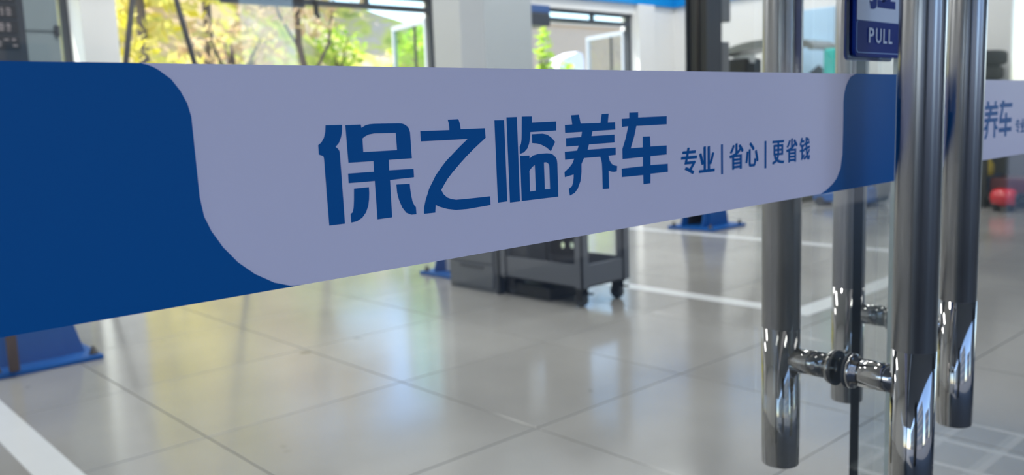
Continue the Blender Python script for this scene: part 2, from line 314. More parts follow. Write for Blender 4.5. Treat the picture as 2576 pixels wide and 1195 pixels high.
for x, y, c, lb in ((5.2, 12.6, 'yellow', 'small yellow bush right of the stand on the bright slope'), (7.4, 12.9, 'tan', 'small tan bush just right of the dark leaning trunk'), (8.3, 14.6, 'green', 'small green bush between the dark trunk and the open casement'),
                    (9.9, 15.4, 'tan', 'small tan bush low behind the open casement'), (8.6, 17.4, 'yellow', 'small yellow bush higher on the slope in the middle of the wide window'), (10.9, 17.6, 'green', 'small green bush high on the slope above the open casement')):
    t = thing('bush', lb, 'bush', (x, y, hz(y)), 'small bushes on the slope')
    b = MB()
    for q in range(4): b.tube([(x, y, hz(y) - .1), (x + math.cos(q * 1.7) * .3, y + math.sin(q * 1.7) * .3, hz(y) + .8)], [.03, .012], 6)
    b.build('stems', M['bark'], t); foliage((x, y, hz(y) + .5), (.7, .55, .5), 260, .10, M['leaf_' + c], t)
nb = thing('neighbour_building', 'tan rendered building filling the second back window', 'building', (16.5, 14.5, 0))
box('wall', M['tan'], 13.4, 20.5, 14.0, 18, -.1, 3.12, nb); box('roof', M['tan'], 13.35, 20.55, 13.95, 18.05, 3.12, 3.18, nb); box('window', M['town_glass'], 18.6, 19.6, 13.97, 14.02, .9, 2.2, nb)
kk = thing('kiosk', 'small white kiosk outside the second back window', 'kiosk', (11.85, 11.3, 0))
MB().plate([[(0, 0), (.68, 0), (.68, 2.12), (.64, 2.24), (.5, 2.26), (.15, 2.15), (0, 2.08)]], lambda u, v, t: (11.5 + u, t, v - .02), 11.1, 11.45).build('body', M['kiosk'], kk, .02)
box('door', M['alu_pale'], 11.6, 12.0, 11.07, 11.1, 0, 1.5, kk)

# ------------------------------------------------------------------ outside, in front of the doors (unseen; canopy, pillars, strips and blocks added for reflections)
pv = struct(box('pavement', M['paving'], -40, 50, -60, .30, -.1, -.02))
for k in range(4): box('reflected_strip', M['ground'], 2.40 + .2 * k, 2.42 + .2 * k, -.42, .12, -.02, -.018, pv)  # pale lattice added so the glass mirrors white lines
for k in range(4): box('reflected_strip', M['ground'], 2.40, 3.02, -.42 + .175 * k, -.40 + .175 * k, -.0195, -.0175, pv)
struct(box('ceiling', M['grey_wall'], -7, 11, -2.3, .28, 3.0, 3.25), 'unseen canopy added over the doors to darken the steel reflections')  # added canopy slab out of view, darkens the upper reflections in the steel
for px_, py_ in ((-1.7, -1.9), (3.9, -1.9), (7.4, -1.9)): struct(box('pillar', M['reflection_dark'], px_ - .3, px_ + .3, py_ - .3, py_ + .3, -.02, 3.0), 'unseen dark pillar added under the canopy to stripe the steel reflections')  # added unseen pillars that put dark stripes into the steel
def town(x0, x1, y0, y1, h, m, label, nx_, nz_):  # unseen blocks added to give steel and glass something to reflect
    t = thing('reflection_block', label, 'building', ((x0 + x1) / 2, (y0 + y1) / 2, 0)); box('walls', m, x0, x1, y0, y1, -.1, h, t)
    dx, dz = (x1 - x0) / nx_, (h - 1) / nz_
    wm = None
    for i in range(nx_):
        for k in range(nz_):
            if wm is None: o = box('window', M['town_glass'], -.3 * dx, .3 * dx, -.03, .05, 0, dz * .6, None); wm = o.data; o.parent = t; o.location = (x0 + (i + .5) * dx - t.location.x, y1 - t.location.y, 1 + dz * (k + .2))
            else: shared('window', wm, (x0 + (i + .5) * dx - t.location.x, y1 - t.location.y, 1 + dz * (k + .2)), t)
town(-60, -22, -30, -20, 14, M['town_dark'], 'long dark block added unseen on the left for reflections', 12, 4)
town(-16, -4, -30, -20, 15, M['town'], 'pale block added unseen facing the doors for reflections', 6, 5)
town(2, 12, -34, -24, 10, M['town'], 'lower pale block added unseen opposite the doors for reflections', 6, 3)
town(16, 30, -28, -12, 12, M['town_dark'], 'dark block added unseen on the right for reflections', 6, 4)

# ------------------------------------------------------------------ the two glass doors
# outlines of the lettering on the band, millimetres on the door plane (x, height above eye level)
GLYPHS={
 'bao_left': [[(213.3,-0.0),(222.2,-0.1),(222.1,-1.9),(221.8,-3.9),(221.1,-6.2),(219.8,-8.7),(217.9,-10.4),(219.2,-11.4),(219.9,-12.7),(220.0,-14.5),(220.3,-47.6),(211.7,-47.6),(211.3,-15.8),(211.1,-14.6),(210.1,-14.0),(208.7,-13.6),(208.7,-9.1),(210.4,-8.0),(212.0,-5.8),(212.9,-3.3)]],
 'bao_main': [[(224.1,-0.3),(232.7,-0.3),(233.0,-2.0),(235.5,-0.7),(238.0,-0.3),(240.5,-0.2),(255.1,-0.4),(257.1,-0.6),(258.7,-1.1),(260.3,-2.1),(261.4,-3.4),(261.9,-5.2),(262.2,-18.4),(247.9,-18.4),(247.8,-23.6),(262.9,-23.9),(262.9,-28.2),(248.0,-28.5),(248.0,-47.4),(239.2,-47.5),(239.0,-28.3),(223.9,-28.2),(223.9,-23.6),(238.8,-23.7),(238.9,-18.5),(224.5,-18.4)],[(233.2,-7.1),(234.8,-6.1),(237.0,-5.3),(240.1,-4.9),(253.2,-5.1),(253.4,-13.8),(233.2,-13.7)]],
 'bao_dot_left': [[(226.7,-31.1),(235.2,-31.1),(235.2,-33.7),(234.9,-36.9),(234.2,-40.2),(232.7,-43.3),(230.4,-45.7),(227.2,-47.2),(224.0,-47.5),(223.9,-43.3),(225.1,-42.5),(225.8,-40.5),(226.3,-36.6)]],
 'bao_dot_right': [[(251.8,-31.1),(260.0,-31.3),(260.1,-33.7),(260.4,-36.4),(261.1,-40.4),(262.3,-42.9),(263.1,-43.6),(263.2,-47.4),(260.0,-47.3),(257.0,-46.0),(254.6,-43.0),(252.9,-39.0),(252.0,-35.2)]],
 'zhi': [[(286.9,0.5),(294.0,0.6),(294.8,-1.4),(295.2,-3.1),(295.3,-4.8),(312.5,-4.9),(312.8,-10.1),(304.3,-15.5),(298.4,-19.6),(293.3,-23.5),(288.7,-27.2),(284.8,-30.7),(282.1,-33.8),(280.2,-36.2),(281.5,-38.5),(283.9,-40.5),(286.7,-41.6),(290.0,-42.3),(298.2,-42.5),(314.4,-42.6),(314.4,-47.5),(297.8,-48.1),(289.6,-47.8),(283.9,-46.7),(278.9,-45.1),(276.0,-43.7),(275.5,-47.8),(268.2,-47.7),(268.5,-44.4),(269.7,-40.6),(272.5,-34.7),(277.1,-28.3),(280.5,-24.8),(284.7,-21.0),(293.8,-14.4),(300.0,-10.2),(268.5,-10.1),(268.5,-4.8),(287.7,-5.0),(287.7,-3.1),(287.4,-1.1)]],
 'lin_bar_a': [[(319.9,-0.8),(327.0,-0.9),(327.1,-46.6),(320.1,-46.7)]],
 'lin_bar_b': [[(329.0,0.6),(336.9,0.6),(337.0,-47.5),(329.3,-47.5)]],
 'lin_top': [[(340.9,0.7),(348.7,0.6),(348.7,-2.9),(368.7,-2.8),(368.5,-8.2),(347.2,-8.3),(346.8,-11.4),(345.8,-15.0),(344.2,-17.7),(341.5,-19.7),(338.3,-20.4),(338.4,-16.2),(339.5,-14.7),(340.1,-12.3),(340.3,-9.9)]],
 'lin_dot': [[(348.5,-9.6),(353.6,-9.6),(357.1,-9.6),(361.0,-10.4),(364.5,-12.4),(367.3,-14.9),(363.5,-20.2),(360.3,-17.9),(355.9,-16.0),(352.5,-15.1),(348.5,-14.7)]],
 'lin_box': [[(338.5,-21.6),(345.7,-21.7),(345.8,-23.6),(348.7,-21.9),(353.1,-21.2),(360.1,-21.2),(362.8,-21.5),(365.0,-22.2),(367.2,-23.8),(368.3,-25.5),(368.6,-27.5),(368.6,-47.6),(338.5,-47.5)],[(345.3,-30.6),(347.5,-28.6),(350.0,-27.4),(350.1,-42.4),(345.3,-42.6)],[(357.4,-26.5),(359.4,-26.5),(360.9,-27.2),(361.8,-28.4),(361.9,-29.9),(362.0,-42.4),(357.4,-42.3)]],
 'yang': [[(381.8,0.4),(388.6,0.6),(390.0,-4.8),(408.4,-4.9),(409.7,0.5),(416.1,0.6),(415.1,-4.9),(422.1,-4.9),(422.2,-9.6),(400.6,-9.8),(399.5,-12.8),(421.3,-12.7),(421.2,-17.7),(397.0,-17.8),(395.7,-21.0),(422.2,-21.0),(422.1,-25.6),(415.1,-25.8),(416.2,-29.1),(418.0,-31.1),(420.2,-32.2),(423.3,-32.8),(422.8,-36.2),(420.3,-36.3),(418.0,-36.1),(414.9,-35.2),(415.1,-46.6),(409.0,-46.4),(409.0,-35.3),(408.8,-30.0),(408.2,-27.6),(407.3,-25.9),(392.2,-25.9),(389.8,-29.4),(389.6,-34.7),(388.5,-39.8),(385.9,-44.2),(382.9,-46.7),(378.8,-47.9),(378.0,-43.7),(380.7,-42.5),(382.0,-40.3),(382.6,-37.4),(382.7,-35.3),(374.9,-36.4),(374.7,-33.3),(378.8,-31.0),(381.8,-28.6),(383.6,-25.8),(375.6,-26.0),(375.5,-21.2),(386.3,-21.0),(387.9,-18.1),(376.8,-18.1),(376.8,-13.1),(390.3,-12.9),(391.2,-9.8),(376.3,-9.9),(376.2,-5.2),(382.7,-5.1)]],
 'che': [[(436.5,0.7),(445.4,0.7),(445.3,-2.6),(475.7,-2.5),(475.5,-8.0),(443.3,-8.0),(440.9,-14.7),(437.2,-22.2),(449.7,-22.2),(449.9,-15.2),(457.3,-15.3),(457.6,-22.0),(475.3,-22.2),(475.1,-28.3),(457.5,-28.5),(457.4,-34.4),(476.2,-34.7),(476.3,-40.2),(457.3,-40.2),(457.0,-46.5),(449.8,-46.6),(449.7,-40.5),(427.8,-40.3),(427.8,-34.8),(449.6,-34.6),(449.8,-28.5),(428.9,-28.7),(428.9,-22.3),(432.3,-15.7),(435.2,-7.9),(428.9,-8.2),(428.8,-3.0),(436.4,-2.9)]],
}
LEFT_EDGE= [(125.4, 28.0), (129.5, 27.8), (133.2, 26.9), (135.5, 26.0), (137.7, 24.7), (142.2, 21.2), (145.7, 16.3), (148.1, 11.1), (149.3, 5.7), (149.4, 0.4), (149.9, -28.4), (151.1, -36.9), (153.8, -43.6), (158.4, -51.2), (164.7, -58.8), (172.1, -65.1), (181.2, -70.5), (189.4, -73.3), (195.2, -73.9)]
RIGHT_EDGE= [(747.3, 27.1), (739.9, 25.0), (734.8, 20.8), (731.3, 16.4), (728.6, 10.3), (727.4, 3.8), (727.5, -22.0), (726.7, -42.8), (723.4, -54.8), (717.1, -62.4), (710.1, -66.7), (699.6, -71.0)]
TAG= [('专', 491.3, 510.1, -43.8, -24.9), ('业', 512.2, 531.8, -43.7, -25.0), ('|', 540.0, 542.3, -46.5, -24.6), ('省', 550.6, 569.7, -44.2, -24.7), ('心', 572.1, 590.4, -43.5, -24.9), ('|', 599.2, 601.8, -46.1, -24.8), ('更', 610.3, 628.8, -43.9, -25.2), ('省', 631.4, 649.4, -43.9, -24.5), ('钱', 652.6, 669.8, -43.3, -24.5)]
YB = .3600                                  # outer face of the left leaf; the right leaf stands 42 mm further in
def door_plane(y, dx=0.0, dz=0.0): return lambda u, v, t: (u / 1000 + dx, y + t, H + v / 1000 + dz)
def text_mesh(ch, x0, x1, z0, z1, plane, t0, t1, bold=.02, shifts=(0,), lift=0.0):
    cu = bpy.data.curves.new('glyph', 'FONT'); cu.body = ch; cu.offset = bold; cu.resolution_u = 4
    o = bpy.data.objects.new('glyph', cu); C.objects.link(o); bpy.context.view_layer.update()
    me = bpy.data.meshes.new_from_object(o.evaluated_get(bpy.context.evaluated_depsgraph_get()))
    bpy.data.objects.remove(o)
    xs = [v.co.x for v in me.vertices]; ys = [v.co.y for v in me.vertices]; ax, bx, ay, by = min(xs), max(xs), min(ys), max(ys)
    b = MB(); uv = [(x0 + (v.co.x - ax) / (bx - ax) * (x1 - x0), z0 + (v.co.y - ay) / (by - ay) * (z1 - z0)) for v in me.vertices]
    for i_, k in enumerate(shifts): b.add([plane(u + k, v + lift * (i_ % 3 - 1), t0 - i_ * .00001) for u, v in uv], [tuple(p.vertices) for p in me.polygons])
    bpy.data.meshes.remove(me); return b
BAND_T, BAND_B, BX0, BX1 = 27.6, -73.8, 44.0, 832.5
def band(dx, dy, dz, label):
    t = thing('band_sticker', label, 'sticker', (.44 + dx, YB + dy, H + dz - .028), 'lettered bands across the glass doors'); p = door_plane(YB + dy, dx, dz)
    MB().plate([[(BX0, BAND_B), (BX1, BAND_B), (BX1, BAND_T), (BX0, BAND_T)]], p, 0, .0004).build('white_film', M['white_vinyl'], t)
    le = [q for q in LEFT_EDGE if q[1] < BAND_T and q[1] > BAND_B]
    MB().plate([[(BX0, BAND_T), (130.5, BAND_T)] + le + [(194.5, BAND_B), (BX0, BAND_B)]], p, -.00022, -.00002).build('blue_field', M['blue_vinyl'], t)
    re = RIGHT_EDGE
    MB().plate([[(BX1, BAND_T), (747.5, BAND_T)] + [q for q in re if q[1] < BAND_T] + [(689, BAND_B), (BX1, BAND_B)]], p, -.00022, -.00002).build('blue_field', M['blue_vinyl'], t)
    for nm, keys in (('character_bao', ('bao_left', 'bao_main', 'bao_dot_left', 'bao_dot_right')), ('character_zhi', ('zhi',)), ('character_lin', ('lin_bar_a', 'lin_bar_b', 'lin_top', 'lin_dot', 'lin_box')), ('character_yang', ('yang',)), ('character_che', ('che',))):
        b = MB()
        for k in keys: b.plate(GLYPHS[k], p, -.0002, -.00002)
        b.build(nm, M['ink'], t)
    for ch, x0, x1, z0, z1 in TAG:
        if ch == '|': MB().plate([[(x0, z0), (x1, z0), (x1, z1), (x0, z1)]], p, -.0002, -.00002).build('divider_bar', M['ink'], t)
        else: text_mesh(ch, x0 + .7, x1 - .7, z0 + .3, z1 - .3, p, -.0001, 0, 0.0, (-.7, -.45, -.2, 0, .1, .2, .45, .6, .7), .3).build('tagline_character', M['ink'], t)
    return t
def bar(parent, x, y, z0, z1, sat0, sat1, r=.0183):
    e = .0022
    lo = [(.001, z0), (r - e, z0), (r - .0006, z0 + .0007), (r, z0 + e), (r, sat0)]; hi = [(r, sat1), (r, z1 - e), (r - .0006, z1 - .0007), (r - e, z1), (.001, z1)]
    m = MB().lathe([(r, sat0), (r, sat1)], c=(x, y, 0), n=96).build('grip_bar', M['satin'], parent)
    MB().lathe(lo, c=(x, y, 0), n=96).build('polished_end', M['polished'], parent); MB().lathe(hi, c=(x, y, 0), n=96).build('polished_end', M['polished'], parent)
    return m
def pull_handle(door, xo, yo, xi, yi, gy0, gy1):
    h = bpy.data.objects.new('pull_handle', None); C.objects.link(h); h.parent = door; h.matrix_parent_inverse = Matrix.Translation(door.matrix_basis.translation).inverted(); h['label'] = 'stainless steel tube pull handle with polished ends'
    z0, z1, s0, s1 = H - .3515, H + .449, H - .212, H + .31
    bar(h, xo, yo, z0, z1, s0, s1); bar(h, xi, yi, z0, z1, s0, s1)
    for zc in (H - .2425, H + .341):
        xm = (xo + xi) / 2; r1, r2 = .0118, .0130
        MB().lathe([(r1, yi), (r1, gy1 + .008)], 'y', (xm, 0, zc), 40).build('connecting_rod', M['polished'], h)
        MB().lathe([(r2, yo), (r2, gy0 - .0125), (r2 - .0006, gy0 - .012)], 'y', (xm, 0, zc), 40).build('connecting_rod', M['polished'], h)
        MB().lathe([(.0128, gy0 - .012), (.0128, gy0 - .0075), (.0155, gy0 - .007), (.0162, gy0 - .0055), (.0162, gy0 - .0032), (.0158, gy0 - .003)], 'y', (xm, 0, zc), 40).build('rosette', M['polished'], h)
        MB().lathe([(.0158, gy0 - .003), (.0165, gy0 - .0024), (.0165, gy0 - .0002)], 'y', (xm, 0, zc), 40).build('rubber_washer', M['rubber'], h)
        MB().lathe([(.0165, gy1 + .0002), (.0165, gy1 + .0024), (.0158, gy1 + .003)], 'y', (xm, 0, zc), 40).build('rubber_washer', M['rubber'], h)
        MB().lathe([(.0158, gy1 + .003), (.0160, gy1 + .006), (.0140, gy1 + .0085), (.012, gy1 + .009)], 'y', (xm, 0, zc), 40).build('rosette', M['polished'], h)
        MB().lathe([(.0024, -.0008), (.0024, .0005), (.0018, .0008)], 'x', (xm - .0118, gy1 + .020, zc), 20).build('set_screw', M['screw'], h)
    return h
def door(name, x0, x1, y, edge):
    d = root(name, ((x0 + x1) / 2, y + .005, 0)); g0, g1 = y + .0006, y + .0106
    box('glass_pane', M['door_glass'], x0 + .0008, x1 - .0008, g0, g1, .012, 2.4, d)
    for q in (0, 1):
        xx = (x0, x0 + .0008) if q == 0 else (x1 - .0008, x1)
        box('glass_edge', M['edge_dark'] if q == 0 else M['edge_highlight'], *xx, g0 + .0008, g1 - .0008, .012, 2.4, d)
    b = MB(); b.box(x1 - .0016, x1 - .0001, g0 - .0001, g0 + .0008, .012, 2.4) if edge else b.box(x0 + .0001, x0 + .0010, g0 - .0001, g0 + .0008, .012, 2.4)
    b.build('glass_chamfer', M['edge_highlight'] if edge else M['edge_dark'], d)  # near leaf: light caught on the chamfer is put into its pale colour
    box('patch_rail', M['satin'], x0, x1, y - .008, y + .020, .004, .09, d); box('patch_rail', M['satin'], x0, x1, y - .008, y + .020, 2.4, 2.48, d)
    return d
d1 = door('door_1', .044, .848, YB, True); d2 = door('door_2', .858, 1.662, YB + .042, False)
pull_handle(d1, .7466, .3023, .7466, .4297, YB + .0006, YB + .0106)
pull_handle(d2, .9680, .3468, .9680, .4695, YB + .0426, YB + .0526)
band(0, 0, 0, 'blue and white lettered band across the near glass door, in full view')
band(.815, .042, -.0020, 'blue and white lettered band on the far glass door, partly behind the right handle')
sg = struct(root('window_4', (-.43, .365, 1.2))); box('pane', M['door_glass'], -.88, .03, .3606, .3706, .012, 2.48, sg); box('window_frame', M['alu'], -.9, -.88, .33, .42, 0, 2.5, sg)
sg = struct(root('window_5', (2.5, .365, 1.2))); box('pane', M['door_glass'], 1.69, 3.38, .3606, .3706, .012, 2.48, sg); box('window_frame', M['alu'], 3.38, 3.4, .33, .42, 0, 2.5, sg)

def rrect(x0, x1, z0, z1, r, n=5):
    out = []
    for cx, cz, a0 in ((x1 - r, z0 + r, -90), (x1 - r, z1 - r, 0), (x0 + r, z1 - r, 90), (x0 + r, z0 + r, 180)):
        for i in range(n + 1):
            a = math.radians(a0 + 90 * i / n); out.append((cx + r * math.cos(a), cz + r * math.sin(a)))
    return out
ps = thing('door_sign', 'blue and white pull sign on the near glass door beside the handle', 'sign', (.792, YB, H + .09)); p = door_plane(YB)
X0, X1, Z0, Z1, ZS = 742.5, 840.5, 42.5, 143, 74.0
MB().plate([rrect(X0, X1, Z0, Z1, 6)], p, -.0022, .0004).build('backing', M['sign_blue'], ps)
MB().plate([rrect(X0 + 2.6, X1 - 2.6, ZS, Z1 - 3, 1)], p, -.0026, -.0022).build('white_panel', M['sign_white'], ps)
MB().plate([rrect(X0 + 2.2, X1 - 2.2, Z0 + 3.2, ZS - .1, 4), rrect(X0 + 2.9, X1 - 2.9, Z0 + 3.9, ZS - .3, 3.4)], p, -.0025, -.0022).build('pale_border', M['sign_edge'], ps)
text_mesh('拉', 766, 820, 84.5, 131, p, -.0028, 0, .04).build('character_pull', M['sign_blue'], ps)
for ch, x0, x1 in (('P', 767.5, 777.5), ('U', 781.5, 792.5), ('L', 796.5, 804.0), ('L', 807.5, 815.0)): text_mesh(ch, x0, x1, 55.0, 68.0, p, -.0028, 0, .012).build('letter', M['sign_white'], ps)
ib = thing('door_sign', 'back of a second blue sign stuck inside the glass behind the pull sign', 'sign', (.80, YB + .012, H + .09)); p2 = door_plane(YB + .0108)
MB().plate([rrect(752.5, 848, 40.5, 140, 6)], p2, .0002, .0022).build('backing', M['sign_blue'], ib)
MB().plate([rrect(756, 845, 43, 45, .5)], p2, .0000, .0002).build('pale_border', M['sign_edge'], ib)

# ------------------------------------------------------------------ vehicle lifts
def lift(xl, xr, yf, yb, body, label, plates=False, lugs=False, dark_side=False, gl=1, gr=1):
    t = thing('lift_post', label, 'car lift', ((xl + xr) / 2, (yf + yb) / 2, 0)); Ht = 3.6
    b = MB(); b.box(xl, xr, yf, yf + .012, .02, Ht).box(xr - .012, xr, yf, yb, .02, Ht).box(xl, xr, yb - .012, yb, .02, Ht)
    if not dark_side: b = MB().box(xl, xr, yf, yb, .02, Ht)
    b.build('column', body, t, .003)
    if dark_side:
        box('carriage', M['lift_black'], xl + .03, xr - .014, yf + .03, yb - .03, .25, 2.9, t, .01); MB().tube([(xl + .02, (yf + yb) / 2, .1), (xl + .02, (yf + yb) / 2, 3.4)], .012).build('chain', M['bolt'], t)
    xa, xb = xl - .135 * gl, xr + .17 * gr
    box('base_plate', M['lift_blue'], xa, xb, yf - .14, yb + .12, 0, .022, t, .004)
    def gus(y, sgn, x):
        w_ = .10
        MB().plate([[(x, .02), (x + sgn * w_, .02), (x + sgn * .02, .34), (x, .36)]], lambda u, v, q: (u, q, v), y, y + .012).build('gusset', M['lift_blue'], t)
    for y in (yf, yb - .012):
        gus(y, 1, xr)
        if gl: gus(y, -1, xl)
    MB().box(xl - .006, xr + .006, yf - .012, yf, .02, .36).build('foot_panel', M['lift_blue'], t, .003)
    for bx in (xa + .03, xb - .03):
        for by in (yf - .09, yb + .07):
            MB().lathe([(.022, .022), (.022, .027), (.016, .028), (.016, .045), (.008, .046), (.008, .06)], c=(bx, by, 0), n=12).build('anchor_bolt', M['bolt'], t)
    return t
l1 = lift(.78, 1.107, 4.42, 4.72, M['lift_dark'], 'dark lift post with white label plates at the left edge', gl=0, gr=.85)
for k, z in enumerate((1.485, 1.553, 1.622, 1.692)):
    pl = box('label_plate', M['black'], 0.80, 1.075, 4.412, 4.42, z - .028, z + .028, l1)
    b = MB(); q = .81
    while q < 1.055:
        wq = random.uniform(.012, .028)
        for zz in (z - .012, z + .002, z + .014):
            if random.random() < .8: b.box(q, q + wq * random.uniform(.6, 1), 4.4112, 4.412, zz - .005, zz + random.uniform(.001, .005))
        q += wq + .009
    b.build('worn_print', M['plate'], pl)
MB().tube([(.87, 4.27, .03), (.87, 4.27, .50)], .022).build('hydraulic_pipe', M['rust'], l1)
l2 = lift(3.69, 3.90, 4.45, 4.74, M['lift_grey'], 'pale grey lift post with blue foot behind the tool cabinet')
l3 = lift(6.55, 6.772, 4.50, 4.74, M['lift_dark'], 'black-sided lift post with blue foot near the white wall', dark_side=True)
box('hose_bracket', M['lift_mid'], 6.772, 6.93, 4.51, 4.62, 1.856, 2.3, l3, .01); box('hose_bracket', M['lift_mid'], 6.772, 6.91, 4.51, 4.62, 1.15, 1.68, l3, .01)

# ------------------------------------------------------------------ tool cart, cabinet and their loads
ct = thing('tool_cart', 'grey steel tool cart on black casters beside the tool cabinet', 'cart', (3.63, 3.52, 0)); cx0, cx1, cy0, cy1 = 3.425, 3.825, 3.18, 3.85; zt = .115
b = MB(); b.box(cx0, cx1, cy0, cy1, zt, zt + .012).box(cx0, cx0 + .012, cy0, cy1, zt, zt + .13).box(cx1 - .012, cx1, cy0, cy1, zt, zt + .13).box(cx0, cx1, cy0, cy0 + .012, zt, zt + .13).box(cx0, cx1, cy1 - .012, cy1, zt, zt + .13); b.build('lower_tray', M['cart'], ct, .003)
b = MB(); zu = .80; b.box(cx0, cx1, cy0, cy1, zu, zu + .012).box(cx0, cx0 + .012, cy0, cy1, zu, zu + .1).box(cx1 - .012, cx1, cy0, cy1, zu, zu + .1).box(cx0, cx1, cy0, cy0 + .012, zu, zu + .1).box(cx0, cx1, cy1 - .012, cy1, zu, zu + .1); b.build('upper_tray', M['cart'], ct, .003)
for px_, py_ in ((cx0, cy0), (cx1 - .05, cy0), (cx0, cy1 - .05), (cx1 - .05, cy1 - .05)): MB().box(px_ - .004, px_ + .054, py_ - .004, py_ + .008, zt, zu + .1).box(px_ - .004, px_ + .008, py_ - .004, py_ + .05, zt, zu + .1).build('post', M['cart'], ct, .002)
box('tray_mat', M['cart_dark'], cx0 + .014, cx1 - .014, cy0 + .014, cy1 - .014, zt + .012, zt + .03, ct)
for px_, py_ in ((3.487, 3.235), (3.782, 3.225), (3.487, 3.79), (3.772, 3.79)):
    k = MB().box(px_ - .03, px_ + .03, py_ - .03, py_ + .03, zt - .012, zt).box(px_ - .026, px_ - .02, py_ - .02, py_ + .03, .035, zt - .01).box(px_ + .02, px_ + .026, py_ - .02, py_ + .03, .035, zt - .01).box(px_ - .01, px_ + .01, py_ - .075, py_ - .02, .075, .085).build('caster', M['black'], ct, .002)
    MB().lathe([(.030, -.018), (.040, -.016), (.042, -.008), (.042, .008), (.040, .016), (.030, .018)], 'x', (px_, py_ + .01, .042), 28).build('wheel', M['rubber'], k)
cr = tag(box('crate', M['cart_dark'], 3.455, 3.61, 3.64, 3.83, zt + .0305, .42, None, .01), 'dark crate standing at the far end of the cart tray', 'crate')
tag(box('toolbox', M['black'], 3.47, 3.80, 3.48, 3.86, .001, .075, None, .008), 'flat black toolbox on the floor under the cart', 'toolbox')
def ring(cx, cz, r, n=20): return [(cx + r * math.cos(2 * math.pi * i / n), cz + r * math.sin(2 * math.pi * i / n)) for i in range(n)]
hp = thing('bracket_plate', 'black bracket with two round holes hanging inside the cart', 'bracket', (3.80, 3.69, .5))
MB().plate([rrect(3.57, 3.80, .218, .78, .02), ring(3.608, .278, .02), ring(3.686, .272, .02)], lambda u, v, t: (t, u, v), 3.798, 3.81).build('plate', M['black'], hp); MB().box(3.794, 3.814, 3.60, 3.78, .74, .779).build('hook', M['black'], hp)
cb = thing('tool_cabinet', 'grey steel drawer cabinet standing behind the tool cart', 'cabinet', (3.55, 4.1, 0))
box('body', M['cart'], 3.427, 3.67, 3.885, 4.35, .0, .95, cb, .004)
for k in range(6):
    dr = box('drawer', M['cart'], 3.415, 3.427, 3.915, 4.32, .03 + k * .152, .03 + k * .152 + .143, cb, .003)
    box('drawer_handle', M['cart_dark'], 3.405, 3.415, 4.0, 4.22, .15 + k * .152, .162 + k * .152, dr, .002)
box('corner_post', M['cart_dark'], 3.417, 3.457, 3.864, 3.885, 0, .95, cb)

# ------------------------------------------------------------------ left and centre background
lk = thing('locker', 'grey-green steel locker behind the dark lift post', 'locker', (1.65, 6.5, 0))
box('body', M['locker'], 1.40, 1.751, 6.2, 6.6, 0, 2.4, lk, .006); box('door', M['locker'], 1.42, 1.715, 6.185, 6.2, 1.735, 2.36, lk, .004); box('door', M['locker'], 1.42, 1.715, 6.185, 6.2, .05, 1.715, lk, .004); box('latch', M['lift_dark'], 1.718, 1.745, 6.17, 6.2, 1.70, 1.77, lk, .004)
st = thing('a_frame_stand', 'black stand with two splayed legs in front of the wide window', 'stand', (2.9, 6.5, 0))
MB().tube([(1.95, 6.5, 0), (2.205, 6.5, 1.32), (2.46, 6.5, 2.6)], .021).build('leg', M['black'], st)
MB().tube([(3.08, 6.5, 0), (2.81, 6.5, 1.32), (2.54, 6.5, 2.6)], .021).build('leg', M['black'], st)
box('top_plate', M['black'], 2.40, 2.60, 6.44, 6.56, 2.58, 2.64, st)
mo = thing('monitor', 'dark flat monitor hanging above the wide window', 'monitor', (3.6, 6.9, 2.2))
box('casing', M['lift_dark'], 3.207, 3.965, 6.9, 6.97, 2.095, 2.55, mo, .008); box('screen', M['black'], 3.23, 3.945, 6.894, 6.9, 2.135, 2.53, mo); box('hanger', M['alu'], 3.6, 3.66, 6.93, 6.96, 2.55, 4.2, mo)
sp = thing('speaker', 'small dark box speaker with blue top on the wide grey pillar', 'speaker', (6.68, 6.85, 2.2))
box('body', M['lift_dark'], 6.542, 6.845, 6.72, 6.98, 2.04, 2.175, sp, .01); box('top', M['screen_blue'], 6.542, 6.845, 6.72, 6.98, 2.175, 2.26, sp, .01)

# ------------------------------------------------------------------ along the right wall
bd = tag(box('tint_board', M['skyboard'], WX - .03, WX - .003, 5.05, 5.70, 1.45, 2.235, None, .004), 'pale blue board added for the bluish brightness between the two inner handle bars', 'board')  # added board, its pale blue imitates a bright bluish patch
wb = thing('wheel_balancer', 'wheel balancer with a grey arched hood against the white wall', 'machine', (9.2, 5.0, 0))
box('cabinet', M['machine'], 8.95, 9.5, 4.95, 5.5, .06, .95, wb, .03); box('foot', M['olive'], 8.9, 9.55, 4.9, 5.55, 0, .06, wb, .01)
prof = []
for i in range(17):
    a = math.pi * i / 16; prof.append((5.36 - .58 * math.cos(a), 1.70 + .15 * math.sin(a) ** .8))
inn = [(5.36 + (u - 5.36) * .9, 1.70 + (v - 1.70) * .45 - .01) for u, v in prof[::-1]]
MB().plate([prof + inn], lambda u, v, t: (t, u, v), 8.95, 9.5).build('hood', M['hood'], wb, .008)
box('hood_window', M['machine'], 9.02, 9.04, 5.55, 5.85, 1.60, 1.70, wb, .01); box('sensor_box', M['black'], 8.95, 9.3, 5.62, 5.93, 1.48, 1.66, wb, .03)
MB().tube([(9.2, 5.45, .95), (9.15, 5.66, 1.25), (9.12, 5.75, 1.5)], [.07, .06, .05]).build('hood_arm', M['black'], wb)
MB().lathe([(.02, -.18), (.045, -.17), (.05, -.05), (.09, -.045), (.09, .10)], 'y', (9.15, 4.85, .8), 24).build('shaft', M['polished'], wb)
